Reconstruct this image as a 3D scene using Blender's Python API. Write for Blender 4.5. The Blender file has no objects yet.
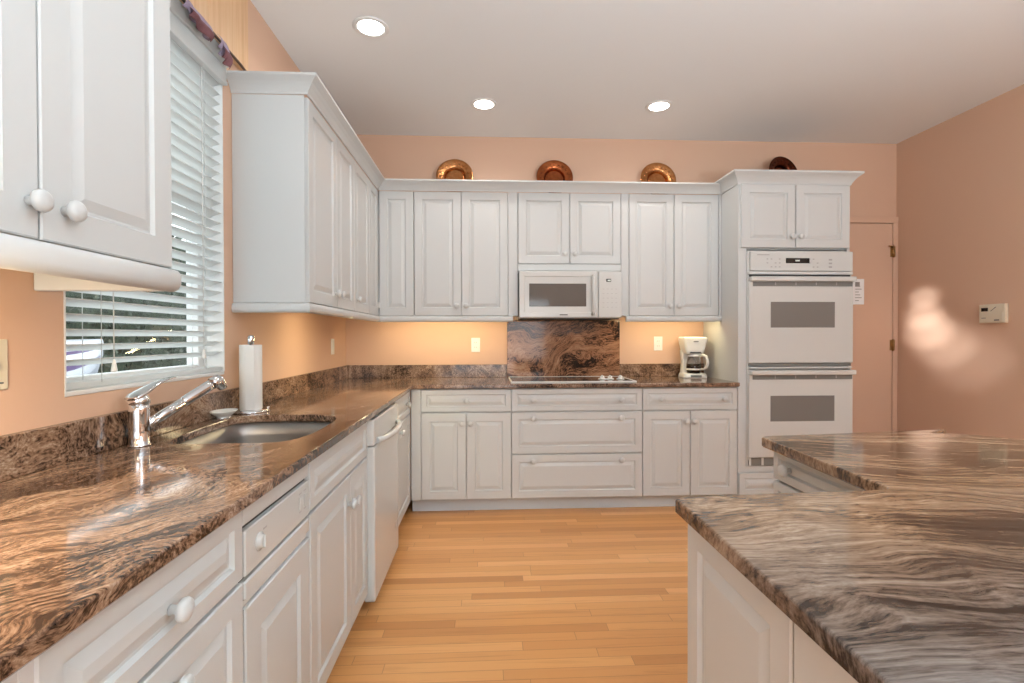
import bpy, bmesh, math, random
from mathutils import Vector, Matrix
random.seed(7)
SC = bpy.context.scene
COL = SC.collection
PI = math.pi

# ------------------------------------------------------------------ room numbers
D = 4.162          # back wall (y)
XL = -1.137        # left wall
XR = 3.478         # right wall
CH = 2.874         # ceiling height
YF = -2.6          # open front end of the modelled room
BF = D - 0.5915    # plane of the base cabinet fronts on the back run
UF = D - 0.332     # plane of the upper cabinet fronts on the back run
LBF = -0.533       # plane of the base fronts on the left run
LUF = XL + 0.332   # plane of the upper fronts on the left run
CT = 0.914         # countertop height

# ------------------------------------------------------------------ camera
F_PX = 508.06
yaw, pitch, roll = math.radians(2.828), math.radians(-0.575), math.radians(-0.124)
fwd = Vector((math.sin(yaw)*math.cos(pitch), math.cos(yaw)*math.cos(pitch), math.sin(pitch)))
rt = Vector((math.cos(yaw), -math.sin(yaw), 0)); up = rt.cross(fwd)
rt2 = rt*math.cos(roll) + up*math.sin(roll); up2 = -rt*math.sin(roll) + up*math.cos(roll)
cd = bpy.data.cameras.new('camera'); cam = bpy.data.objects.new('camera', cd); COL.objects.link(cam)
m = Matrix((rt2, up2, -fwd)).transposed().to_4x4(); m.translation = Vector((0, 0, 1.2472)); cam.matrix_world = m
cd.sensor_width = 36; cd.lens = F_PX/1024*36; cd.clip_start = 0.02
SC.camera = cam

# ------------------------------------------------------------------ view, world, lights
SC.view_settings.view_transform = 'Standard'; SC.view_settings.look = 'None'
SC.view_settings.exposure = 0.0; SC.view_settings.gamma = 1.0; SC.view_settings.use_curve_mapping = False
w = bpy.data.worlds.new('daylight'); SC.world = w; w.use_nodes = True
w.node_tree.nodes['Background'].inputs[0].default_value = (0.90, 0.95, 1.0, 1)
w.node_tree.nodes['Background'].inputs[1].default_value = 3.0

def lamp(name, kind, loc, power, color=(1, 1, 1), aim=None, **kw):
    d = bpy.data.lights.new(name, kind); d.energy = power; d.color = color
    for k, v in kw.items(): setattr(d, k, v)
    o = bpy.data.objects.new(name, d); COL.objects.link(o); o.location = loc
    if aim is not None:
        o.rotation_euler = (Vector(aim) - Vector(loc)).to_track_quat('-Z', 'Y').to_euler()
    return o
# unseen fill lamp added behind the camera to brighten the room
lamp('rear_fill', 'AREA', (0.1, -2.4, 1.10), 52, (0.76, 0.91, 1.0), aim=(0.6, 4, 0.9), shape='RECTANGLE', size=2.2, size_y=1.7)
# up-facing fill lamp added to brighten the ceiling and bounce light down
lamp('ceiling_fill', 'AREA', (1.3, -0.5, 1.25), 150, (0.75, 0.90, 1.0), aim=(1.3, -0.4999, 4), shape='DISK', size=1.2)
# fill lamp added high on the right to brighten the left run fronts
lamp('right_fill', 'AREA', (3.2, -1.3, 2.35), 36, (0.78, 0.92, 1.0), aim=(-0.6, 1.6, 0.4), shape='RECTANGLE', size=1.6, size_y=0.8)
# spot lamps added for low sun: the soft patch on the right wall
SUN = (-0.9, -1.6, 2.0)
for ty, tz, e_, sz, bl_ in ((3.885, 1.545, 2300, 1.8, 0.9), (3.885, 1.40, 2500, 2.3, 1.0), (3.84, 1.28, 2700, 3.0, 1.0), (3.70, 1.17, 1400, 3.6, 1.0), (3.50, 1.05, 700, 4.4, 1.0)):
    lamp('sun_patch', 'SPOT', SUN, e_, (0.95, 0.97, 1.0), aim=(3.478, ty, tz), spot_size=math.radians(sz), spot_blend=bl_, shadow_soft_size=0.03)

# ------------------------------------------------------------------ materials
def mat(name, color, rough=0.5, metal=0.0, spec=0.5, coat=0.0, emit=None, emit_s=0.0, trans=0.0, alpha=1.0, sheen=0.0):
    m = bpy.data.materials.new(name); m.use_nodes = True
    b = m.node_tree.nodes['Principled BSDF']
    b.inputs['Base Color'].default_value = (*color, 1)
    b.inputs['Roughness'].default_value = rough; b.inputs['Metallic'].default_value = metal
    b.inputs['Specular IOR Level'].default_value = spec; b.inputs['Coat Weight'].default_value = coat
    b.inputs['Transmission Weight'].default_value = trans; b.inputs['Alpha'].default_value = alpha
    if emit: b.inputs['Emission Color'].default_value = (*emit, 1); b.inputs['Emission Strength'].default_value = emit_s
    return m

class NT:
    """small node graph helper"""
    def __init__(s, m):
        s.t = m.node_tree; s.n = s.t.nodes; s.l = s.t.links; s.b = s.n['Principled BSDF']
    def add(s, typ, ins=None, **kw):
        n = s.n.new(typ)
        for k, v in kw.items(): setattr(n, k, v)
        for k, v in (ins or {}).items(): s.put(n, k, v)
        return n
    def put(s, n, k, v):
        i = n.inputs[k]
        if hasattr(v, 'is_linked') or isinstance(v, bpy.types.NodeSocket): s.l.new(v, i)
        else: i.default_value = v
    def math(s, op, a, b=0.0, c=0.0):
        return s.add('ShaderNodeMath', {0: a, 1: b, 2: c}, operation=op).outputs[0]
    def mix(s, f, a, b, blend='MIX'):
        n = s.add('ShaderNodeMix', data_type='RGBA', blend_type=blend)
        s.put(n, 0, f); s.put(n, 6, a); s.put(n, 7, b); return n.outputs[2]
    def ramp(s, f, stops, interp='LINEAR'):
        n = s.add('ShaderNodeValToRGB', {0: f}); r = n.color_ramp; r.interpolation = interp
        while len(r.elements) < len(stops): r.elements.new(0.5)
        for e, (p, c) in zip(r.elements, stops): e.position = p; e.color = (*c, 1)
        return n.outputs[0]
    def coords(s): return s.add('ShaderNodeTexCoord').outputs['Object']
    def noise(s, v, scale, detail=4, rough=0.5, dist=0.0):
        return s.add('ShaderNodeTexNoise', {'Vector': v, 'Scale': scale, 'Detail': detail, 'Roughness': rough, 'Distortion': dist})
    def mapping(s, v, rot=(0, 0, 0), scale=(1, 1, 1), loc=(0, 0, 0)):
        return s.add('ShaderNodeMapping', {0: v, 1: loc, 2: rot, 3: scale}).outputs[0]

def wall_paint(name, color):
    m = mat(name, color, 0.62, spec=0.3); t = NT(m); c = t.coords()
    n = t.noise(c, 130, 3, 0.6)
    bp = t.add('ShaderNodeBump', {'Strength': 0.06, 'Distance': 0.004, 'Height': n.outputs[0]})
    t.l.new(bp.outputs[0], t.b.inputs['Normal'])
    return m

def granite(name, flow, warp, tones, freq=1.0, seed=0.0, grey=0.35, fade=None, mottle=0.8, stretch=1.0):
    """polished banded stone: warped, stretched noise streaks over a mineral grain"""
    m = mat(name, (0.3, 0.2, 0.15), 0.09, spec=0.40); t = NT(m); raw = t.coords()
    c = t.mapping(raw, loc=(seed, seed*0.7, seed*0.3))
    def off(col, k):
        s0 = t.add('ShaderNodeVectorMath', {0: col, 1: (0.5, 0.5, 0.5)}, operation='SUBTRACT').outputs[0]
        return t.add('ShaderNodeVectorMath', {0: s0, 'Scale': k}, operation='SCALE').outputs[0]
    v = t.add('ShaderNodeVectorMath', {0: c, 1: off(t.noise(c, 1.5*freq, 2, 0.5).outputs[1], warp)}, operation='ADD').outputs[0]
    v = t.add('ShaderNodeVectorMath', {0: v, 1: off(t.noise(c, 6*freq, 2, 0.5).outputs[1], warp*0.12)}, operation='ADD').outputs[0]
    r = t.mapping(v, rot=flow)
    def lay(scale, s_, det, rough, k):
        return t.math('MULTIPLY_ADD', t.noise(t.mapping(r, scale=scale), s_, det, rough).outputs[0], k, -0.5*k)
    f = t.math('ADD', lay((0.6*stretch, 13, 9), 1.15*freq, 6, 0.62, 1.1), lay((1.6*stretch, 52, 30), 1.7*freq, 5, 0.66, 1.25))
    f = t.math('ADD', f, lay((0.7, 3.0, 2.4), 1.3*freq, 3, 0.5, 0.9))
    f = t.math('ADD', f, lay((0.8*stretch, 2.4, 2.0), 75, 3, 0.65, mottle))
    f = t.math('ADD', f, 0.5)
    col = t.ramp(f, tones)
    g = t.noise(t.mapping(c, loc=(3, 1, 2)), 1.1*freq, 3, 0.5).outputs[0]
    gm = t.add('ShaderNodeMapRange', {0: g, 1: 0.42, 2: 0.68, 3: 0.0, 4: grey}).outputs[0]
    if fade:
        y = t.add('ShaderNodeSeparateXYZ', {0: raw}).outputs[1]
        yy = t.math('MULTIPLY_ADD', g, 0.9, t.math('ADD', y, -0.45))
        gm = t.add('ShaderNodeMapRange', {0: yy, 1: fade[0], 2: fade[1], 3: grey, 4: 0.0}).outputs[0]
    bw = t.add('ShaderNodeRGBToBW', {0: col}).outputs[0]
    gc = t.add('ShaderNodeCombineColor', {0: t.math('MULTIPLY', bw, 0.50), 1: t.math('MULTIPLY', bw, 0.48), 2: t.math('MULTIPLY', bw, 0.48)}).outputs[0]
    t.l.new(t.mix(gm, col, gc), t.b.inputs['Base Color'])
    return m

def wood_floor():
    m = mat('oak_strip_floor', (0.7, 0.4, 0.18), 0.30, spec=0.45); t = NT(m)
    s = t.add('ShaderNodeSeparateXYZ', {0: t.coords()})
    x, y = s.outputs[0], s.outputs[1]
    PW, PL = 0.0572, 0.95
    yr = t.math('DIVIDE', y, PW); row = t.math('FLOOR', yr); fy = t.math('FRACT', yr)
    rn = t.add('ShaderNodeTexWhiteNoise', {'W': row}, noise_dimensions='1D').outputs[0]
    xr = t.math('DIVIDE', t.math('ADD', x, t.math('MULTIPLY', rn, 7.3)), PL)
    xr = t.math('ADD', xr, t.math('MULTIPLY', rn, 3.1))
    pl = t.math('FLOOR', xr); fx = t.math('FRACT', xr)
    idv = t.add('ShaderNodeCombineXYZ', {0: pl, 1: row})
    tone = t.add('ShaderNodeTexWhiteNoise', {'Vector': idv.outputs[0]}, noise_dimensions='2D').outputs[0]
    base = t.ramp(tone, [(0.0, (0.58, 0.255, 0.082)), (0.25, (0.68, 0.315, 0.108)), (0.7, (0.74, 0.36, 0.128)), (1.0, (0.82, 0.435, 0.175))])
    gv = t.add('ShaderNodeCombineXYZ', {0: t.math('ADD', t.math('MULTIPLY', x, 2.2), t.math('MULTIPLY', tone, 31)), 1: t.math('MULTIPLY', y, 40), 2: row}).outputs[0]
    g = t.noise(gv, 1.0, 6, 0.65, 0.6).outputs[0]
    base = t.mix(t.add('ShaderNodeMapRange', {0: g, 1: 0.52, 2: 0.78, 3: 0.0, 4: 0.55}).outputs[0], base, (0.44, 0.19, 0.06, 1))
    ey = t.math('MINIMUM', fy, t.math('SUBTRACT', 1.0, fy)); ex = t.math('MINIMUM', fx, t.math('SUBTRACT', 1.0, fx))
    ln = t.math('MAXIMUM', t.math('LESS_THAN', ey, 0.018), t.math('LESS_THAN', ex, 0.0012))
    base = t.mix(t.math('MULTIPLY', ln, 0.5), base, (0.20, 0.08, 0.03, 1))
    t.l.new(base, t.b.inputs['Base Color'])
    return m

def wood_panel():
    m = mat('pale_pine', (0.8, 0.55, 0.33), 0.45); t = NT(m); c = t.coords()
    g = t.noise(t.mapping(c, scale=(30, 38, 1.2)), 1.0, 5, 0.6, 0.4).outputs[0]
    t.l.new(t.ramp(g, [(0.25, (0.60, 0.33, 0.15)), (0.5, (0.74, 0.47, 0.26)), (0.75, (0.80, 0.55, 0.33))]), t.b.inputs['Base Color'])
    return m

def copper(name, a, b):
    m = mat(name, a, 0.24, metal=1.0); t = NT(m); c = t.coords()
    n = t.noise(c, 26, 4, 0.6).outputs[0]
    t.l.new(t.ramp(n, [(0.3, b), (0.7, a)]), t.b.inputs['Base Color'])
    v = t.add('ShaderNodeTexVoronoi', {'Vector': c, 'Scale': 60})
    bp = t.add('ShaderNodeBump', {'Strength': 0.25, 'Distance': 0.004, 'Height': v.outputs[0]})
    t.l.new(bp.outputs[0], t.b.inputs['Normal'])
    return m

def speckled(name, a, b, scale, rough=0.8):
    m = mat(name, a, rough); t = NT(m)
    n = t.noise(t.coords(), scale, 5, 0.65).outputs[0]
    t.l.new(t.ramp(n, [(0.35, a), (0.68, b)]), t.b.inputs['Base Color'])
    return m

M = {}
M['wall'] = wall_paint('peach_wall_paint', (0.69, 0.455, 0.325))
M['ceiling'] = wall_paint('ceiling_paint', (0.84, 0.855, 0.86))
M['floor'] = wood_floor()
M['white'] = mat('white_cabinet_paint', (0.60, 0.607, 0.597), 0.36, spec=0.4)
M['kick'] = mat('grey_white_kick', (0.58, 0.61, 0.63), 0.5)
M['appl'] = mat('white_appliance_enamel', (0.625, 0.63, 0.612), 0.16, spec=0.5)
M['appl_edge'] = mat('appliance_trim', (0.64, 0.65, 0.64), 0.25)
M['gap'] = mat('dark_gap', (0.06, 0.058, 0.055), 0.7)
M['slot'] = mat('grey_slot', (0.20, 0.20, 0.19), 0.5)
M['ovenglass'] = mat('oven_window_glass', (0.19, 0.185, 0.175), 0.10, spec=0.6)
M['mwglass'] = mat('microwave_window_glass', (0.085, 0.082, 0.078), 0.07, spec=0.6)
M['black'] = mat('black_display', (0.012, 0.012, 0.012), 0.15)
M['lcd'] = mat('pale_digits', (0.65, 0.72, 0.70), 0.4)
M['print'] = mat('grey_print', (0.38, 0.37, 0.36), 0.6)
M['ink'] = mat('dark_ink', (0.13, 0.12, 0.12), 0.6)
M['blackglass'] = mat('black_ceramic_glass', (0.010, 0.009, 0.009), 0.08, spec=0.25)
M['burner'] = mat('burner_ring_print', (0.07, 0.068, 0.066), 0.12)
M['chrome'] = mat('chrome', (0.82, 0.83, 0.85), 0.07, metal=1.0)
M['steel'] = mat('brushed_steel', (0.36, 0.34, 0.325), 0.42, metal=1.0)
M['plastic'] = mat('white_plastic', (0.80, 0.785, 0.75), 0.35)
M['ivory'] = mat('ivory_plate', (0.72, 0.64, 0.50), 0.4)
M['ceramic'] = mat('white_ceramic', (0.82, 0.80, 0.76), 0.12)
M['paper'] = mat('paper_towel', (0.82, 0.80, 0.77), 0.95, spec=0.1)
M['note'] = mat('white_paper', (0.90, 0.90, 0.90), 0.9)
M['blind'] = mat('blind_slat_white', (0.84, 0.84, 0.83), 0.4)
def slat_mat():
    m = M['blind']; t = m.node_tree; n = t.nodes; b = n['Principled BSDF']; o = n['Material Output']
    tl = n.new('ShaderNodeBsdfTranslucent'); tl.inputs[0].default_value = (0.86, 0.87, 0.86, 1); mx = n.new('ShaderNodeMixShader'); mx.inputs[0].default_value = 0.65
    t.links.new(b.outputs[0], mx.inputs[1]); t.links.new(tl.outputs[0], mx.inputs[2]); t.links.new(mx.outputs[0], o.inputs[0])
slat_mat()
M['frame'] = mat('window_frame_white', (0.80, 0.80, 0.79), 0.4)
M['brass'] = mat('aged_brass', (0.36, 0.22, 0.09), 0.35, metal=1.0)
M['copper'] = copper('bright_copper', (0.60, 0.29, 0.12), (0.40, 0.16, 0.055))
M['copper_red'] = copper('red_copper', (0.46, 0.15, 0.055), (0.27, 0.075, 0.028))
M['copper_dark'] = copper('dark_copper', (0.14, 0.040, 0.020), (0.06, 0.017, 0.009))
M['pine'] = wood_panel()
M['scarf'] = speckled('mauve_cloth', (0.30, 0.22, 0.30), (0.42, 0.36, 0.48), 18)
M['scarf_dark'] = speckled('plum_cloth', (0.15, 0.055, 0.065), (0.24, 0.11, 0.12), 18)
M['twig'] = mat('dark_rod', (0.10, 0.055, 0.035), 0.5)
M['lens'] = mat('lit_lamp_lens', (1, 1, 1), 0.5, emit=(1.0, 0.95, 0.88), emit_s=14)
M['tube'] = mat('lit_tube', (1, 1, 1), 0.5, emit=(1.0, 0.93, 0.82), emit_s=3.0)
M['coffee'] = mat('dark_coffee', (0.02, 0.012, 0.008), 0.1)
M['leaf'] = speckled('dark_hedge_leaf', (0.020, 0.027, 0.018), (0.115, 0.125, 0.09), 5.0)
M['hedge'] = speckled('hedge_core', (0.008, 0.014, 0.007), (0.07, 0.09, 0.05), 9)
M['ground'] = speckled('outdoor_pavement', (0.30, 0.32, 0.36), (0.42, 0.44, 0.48), 6)
M['lilac'] = mat('vehicle_white', (0.75, 0.76, 0.82), 0.25)
M['purple'] = mat('vehicle_purple', (0.10, 0.045, 0.16), 0.3)
M['navy'] = mat('vehicle_navy', (0.03, 0.03, 0.09), 0.2)
M['rubber'] = mat('black_rubber', (0.02, 0.02, 0.02), 0.7)
def glass(name, tint):
    m = bpy.data.materials.new(name); m.use_nodes = True; t = m.node_tree; n = t.nodes; n.clear()
    out = n.new('ShaderNodeOutputMaterial'); mx = n.new('ShaderNodeMixShader'); tr = n.new('ShaderNodeBsdfTransparent'); gl = n.new('ShaderNodeBsdfGlossy')
    lw = n.new('ShaderNodeLayerWeight'); pw = n.new('ShaderNodeMath'); pw.operation = 'POWER'; pw.inputs[1].default_value = 5.0
    fr = n.new('ShaderNodeMath'); fr.operation = 'MULTIPLY_ADD'; fr.inputs[1].default_value = 0.7; fr.inputs[2].default_value = 0.035
    t.links.new(lw.outputs['Facing'], pw.inputs[0]); t.links.new(pw.outputs[0], fr.inputs[0])
    tr.inputs[0].default_value = (*tint, 1); gl.inputs[1].default_value = 0.02
    t.links.new(fr.outputs[0], mx.inputs[0]); t.links.new(tr.outputs[0], mx.inputs[1]); t.links.new(gl.outputs[0], mx.inputs[2]); t.links.new(mx.outputs[0], out.inputs[0])
    return m
M['glass'] = glass('window_glass', (0.93, 0.96, 0.95))
M['carafe'] = glass('carafe_glass', (0.75, 0.70, 0.66))
DK, BR, TN, PK, LT = (0.017, 0.012, 0.010), (0.084, 0.046, 0.029), (0.222, 0.126, 0.076), (0.345, 0.216, 0.140), (0.50, 0.38, 0.29)
tones_a = [(0.18, DK), (0.36, BR), (0.52, TN), (0.72, PK), (0.98, LT)]
tones_p = [(0.33, DK), (0.39, (0.12, 0.050, 0.027)), (0.49, (0.29, 0.138, 0.075)), (0.72, (0.42, 0.225, 0.132)), (0.95, (0.48, 0.32, 0.21))]
tones_b = [(0.20, (0.024, 0.017, 0.013)), (0.38, (0.085, 0.050, 0.031)), (0.53, (0.225, 0.132, 0.072)), (0.70, (0.35, 0.225, 0.138)), (0.95, (0.50, 0.37, 0.26))]
M['granite'] = granite('brown_granite', (0, 0, math.radians(-66)), 0.34, tones_a, 1.5, 1.7, 0.35, None, 1.3, 1.7)
M['granite_panel'] = granite('brown_granite_panel', (math.radians(90), 0, math.radians(25)), 0.80, tones_p, 1.3, 4.1, 0.0, None, 0.6, 1.3)
M['granite_island'] = granite('banded_granite', (0, 0, math.radians(8)), 0.30, tones_b, 1.2, 5.2, 0.85, (0.50, 1.02), 0.55, 0.6)

# ------------------------------------------------------------------ mesh helpers
class MB:
    def __init__(s): s.v = []; s.f = []; s.sm = []
    def add(s, vs, fs, smooth=False):
        n = len(s.v); s.v += [tuple(p) for p in vs]
        for f in fs: s.f.append([i+n for i in f]); s.sm.append(smooth)
        return s
    def bm(s, b, smooth=False):
        b.verts.ensure_lookup_table(); b.verts.index_update()
        return s.add([v.co[:] for v in b.verts], [[v.index for v in f.verts] for f in b.faces], smooth)
    def box(s, x0, x1, y0, y1, z0, z1, bev=0.0, seg=2):
        b = bmesh.new(); bmesh.ops.create_cube(b, size=1)
        for v in b.verts: v.co = Vector(((x0+x1)/2 + v.co.x*(x1-x0), (y0+y1)/2 + v.co.y*(y1-y0), (z0+z1)/2 + v.co.z*(z1-z0)))
        if bev > 0: bmesh.ops.bevel(b, geom=list(b.edges), offset=bev, segments=seg, affect='EDGES', profile=0.5)
        s.bm(b); b.free(); return s
    def lathe(s, prof, c=(0, 0, 0), axis='Z', seg=24, smooth=True, caps=True):
        vs, fs = [], []
        n = len(prof)
        for r, h in prof:
            for k in range(seg):
                a = 2*PI*k/seg; p = (r*math.cos(a), r*math.sin(a), h)
                if axis == 'Y-': p = (p[0], -p[2], p[1])
                elif axis == 'X': p = (p[2], p[0], p[1])
                elif axis == 'X-': p = (-p[2], -p[0], p[1])
                vs.append((p[0]+c[0], p[1]+c[1], p[2]+c[2]))
        for i in range(n-1):
            for k in range(seg):
                k2 = (k+1) % seg; fs.append([i*seg+k, i*seg+k2, (i+1)*seg+k2, (i+1)*seg+k])
        s.add(vs, fs, smooth)
        if caps:
            base = len(s.v) - len(vs)
            s.f.append([base+k for k in range(seg)][::-1]); s.sm.append(False)
            s.f.append([base+(n-1)*seg+k for k in range(seg)]); s.sm.append(False)
        return s
    def tube(s, pts, r, seg=12, caps=True):
        pts = [Vector(p) for p in pts]; rs = r if isinstance(r, (list, tuple)) else [r]*len(pts)
        vs, fs = [], []; ref = None
        for i, p in enumerate(pts):
            d = (pts[min(i+1, len(pts)-1)] - pts[max(i-1, 0)]).normalized()
            if ref is None: ref = Vector((0, 0, 1)) if abs(d.z) < 0.9 else Vector((1, 0, 0))
            u = d.cross(ref).normalized(); w_ = u.cross(d).normalized(); ref = w_
            for k in range(seg):
                a = 2*PI*k/seg; vs.append(p + (u*math.cos(a) + w_*math.sin(a))*rs[i])
        for i in range(len(pts)-1):
            for k in range(seg):
                k2 = (k+1) % seg; fs.append([i*seg+k, (i+1)*seg+k, (i+1)*seg+k2, i*seg+k2])
        s.add(vs, fs, True)
        if caps:
            b = len(s.v)-len(vs); s.f.append([b+k for k in range(seg)]); s.sm.append(False)
            s.f.append([b+(len(pts)-1)*seg+k for k in range(seg)][::-1]); s.sm.append(False)
        return s
    def rings(s, w_, h, prof, x0=0, z0=0):
        """rectangular ring stack facing -y: list of (inset, out)"""
        vs, fs = [], []
        for i, o in prof: vs += [(x0+i, -o, z0+i), (x0+w_-i, -o, z0+i), (x0+w_-i, -o, z0+h-i), (x0+i, -o, z0+h-i)]
        n = len(prof)
        for k in range(n-1):
            for j in range(4):
                j2 = (j+1) % 4; fs.append([k*4+j, k*4+j2, (k+1)*4+j2, (k+1)*4+j])
        fs.append([(n-1)*4+j for j in range(4)]); fs.append([3, 2, 1, 0])
        return s.add(vs, fs)
    def sweep(s, prof, path, smooth=False):
        """closed profile (out, z) along a 2D path, offset to the right of travel, mitred"""
        P = [Vector(p) for p in path]; n = len(prof); vs, fs = [], []
        for i, p in enumerate(P):
            d0 = (P[i]-P[i-1]).normalized() if i > 0 else None; d1 = (P[i+1]-P[i]).normalized() if i < len(P)-1 else None
            if d0 is None: d0 = d1
            if d1 is None: d1 = d0
            n0 = Vector((d0.y, -d0.x)); n1 = Vector((d1.y, -d1.x)); mv = (n0+n1).normalized(); mv = mv / mv.dot(n0)
            for o, z in prof: vs.append((p.x+mv.x*o, p.y+mv.y*o, z))
        for i in range(len(P)-1):
            for k in range(n):
                k2 = (k+1) % n; fs.append([i*n+k, i*n+k2, (i+1)*n+k2, (i+1)*n+k])
        fs.append([k for k in range(n)][::-1]); fs.append([(len(P)-1)*n+k for k in range(n)])
        return s.add(vs, fs, smooth)
    def prism(s, pts, z0, z1):
        n = len(pts); vs = [(x, y, z0) for x, y in pts] + [(x, y, z1) for x, y in pts]
        fs = [[k, (k+1) % n, n+(k+1) % n, n+k] for k in range(n)] + [list(range(n))[::-1], list(range(n, 2*n))]
        return s.add(vs, fs)
    def mesh(s, name, m, weld=False):
        me = bpy.data.meshes.new(name); me.from_pydata(s.v, [], s.f); me.update()
        me.polygons.foreach_set('use_smooth', s.sm)
        b = bmesh.new(); b.from_mesh(me); bmesh.ops.remove_doubles(b, verts=b.verts, dist=1e-6) if weld else None; bmesh.ops.recalc_face_normals(b, faces=b.faces); b.to_mesh(me); b.free()
        me.materials.append(M[m]); return me
    def build(s, name, m, parent=None, loc=(0, 0, 0), rot=(0, 0, 0), label=None, weld=False):
        return link(name, s.mesh(name, m, weld), parent, loc, rot, label)
def link(name, me, parent=None, loc=(0, 0, 0), rot=(0, 0, 0), label=None):
    o = bpy.data.objects.new(name, me); COL.objects.link(o); o.location = loc; o.rotation_euler = rot
    if parent: o.parent = parent
    if label: o['label'] = label
    return o
def tag(o, label, cat, group=None):
    o['label'] = label; o['category'] = cat
    if group: o['group'] = group
    return o
def thing(name, label, cat, loc=(0, 0, 0), rz=0.0, group=None, rot=None):
    o = bpy.data.objects.new(name, None); o.empty_display_size = 0.1; COL.objects.link(o)
    o.location = loc; o.rotation_euler = rot if rot else (0, 0, rz)
    return tag(o, label, cat, group)
def structure(o): o['kind'] = 'structure'; return o

# ------------------------------------------------------------------ the room shell
T = 0.15
structure(MB().box(XL-T, XR+T, YF, D+T, -0.1, 0).build('floor', 'floor'))
structure(MB().box(XL-T, XR+T, YF, D+T, CH, CH+0.1).build('ceiling', 'ceiling'))
structure(MB().box(XL-T, XR+T, D, D+T, 0, CH).build('wall_back', 'wall'))
structure(MB().box(XR, XR+T, YF, D, 0, CH).build('wall_right', 'wall'))
structure(MB().box(XL-T, XR+T, YF-T, YF, 0, CH).build('wall_front', 'wall'))
WY0, WY1, WZ0, WZ1 = 1.425, 2.262, 1.085, 2.44
b = MB(); b.box(XL-T, XL, YF, WY0, 0, CH); b.box(XL-T, XL, WY1, D, 0, CH); b.box(XL-T, XL, WY0, WY1, 0, WZ0); b.box(XL-T, XL, WY0, WY1, WZ1, CH)
structure(b.build('wall_left', 'wall'))

# window in the left wall
win = structure(link('window_1', None)); win.location = (XL, 0, 0)
b = MB(); x0, x1 = -0.135, -0.085; fw = 0.045
b.box(x0, x1, WY0, WY0+fw, WZ0, WZ1, 0.004); b.box(x0, x1, WY1-fw, WY1, WZ0, WZ1, 0.004)
b.box(x0, x1, WY0+fw, WY1-fw, WZ0, WZ0+fw, 0.004); b.box(x0, x1, WY0+fw, WY1-fw, WZ1-fw, WZ1, 0.004); b.box(x0+0.01, x1-0.01, WY0+fw, WY1-fw, 1.80, 1.84, 0.004)
b.build('window_frame', 'frame', win)
MB().box(-0.113, -0.108, WY0+fw, WY1-fw, WZ0+fw, WZ1-fw).build('window_pane', 'glass', win)
b = MB(); b.box(-0.085, 0.0, WY0+0.001, WY1-0.001, WZ0+0.0005, WZ0+0.014, 0.003); b.build('window_sill', 'frame', win)
b = MB(); b.box(-0.084, 0.001, WY0+0.0005, WY0+0.006, WZ0+0.014, WZ1); b.box(-0.084, 0.001, WY1-0.006, WY1-0.0005, WZ0+0.014, WZ1); b.build('window_liner', 'frame', win)

# venetian blind hung in the opening
bl = thing('venetian_blind', 'white slatted venetian blind hanging in the window above the sink', 'blind', (XL, (WY0+WY1)/2, 2.33))
L = WY1-WY0-0.016
b = MB()
b.box(-0.055, 0.022, -L/2-0.003, L/2+0.003, 0.012, 0.075, 0.004); b.box(0.0, 0.030, -L/2-0.005, L/2+0.005, 0.075, 0.137, 0.005); b.box(0.0, 0.026, -L/2-0.003, L/2+0.003, -0.002, 0.014, 0.003)
b.build('headrail', 'blind', bl)
b = MB(); tilt = math.radians(21); zs = 2.322
n_sl = 0
while zs > 1.135:
    pts = []
    for k in range(5):
        u_ = (k/4-0.5)*0.050; crown_ = 0.0025*(1-(2*k/4-1)**2)
        pts.append((-0.030+u_*math.cos(tilt)-crown_*math.sin(tilt), zs-2.33 + u_*math.sin(tilt)+crown_*math.cos(tilt)))
    top = [(x, z+0.0028) for x, z in pts]
    loop = pts + top[::-1]; n = len(loop)
    vs = [(x, -L/2, z) for x, z in loop] + [(x, L/2, z) for x, z in loop]
    b.add(vs, [[k, (k+1) % n, n+(k+1) % n, n+k] for k in range(n)] + [list(range(n))[::-1], list(range(n, 2*n))])
    zs -= 0.0425; n_sl += 1
b.build('slats', 'blind', bl)
b = MB(); b.box(-0.056, -0.004, -L/2, L/2, 1.103-2.33, 1.121-2.33, 0.004); b.build('bottom_rail', 'blind', bl)
for yy in (-L/2+0.13, L/2-0.13):
    b = MB()
    for xx in (-0.057, -0.003): b.tube([(xx, yy, 0.0), (xx, yy, 1.115-2.33)], 0.0011, 6)
    b.build('ladder_cord', 'blind', bl)
for yy, zz in ((L/2-0.16, -1.13), (-L/2+0.17, -1.15)):
    pc = MB().tube([(0.004, yy, 0.0), (0.004, yy, zz)], 0.0016, 6).build('pull_cord', 'plastic', bl)
    MB().lathe([(0.002, 0.0), (0.004, -0.004), (0.0085, -0.032), (0.008, -0.038), (0.002, -0.039)], (0.004, yy, zz), seg=14).build('tassel', 'plastic', pc)

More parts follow.
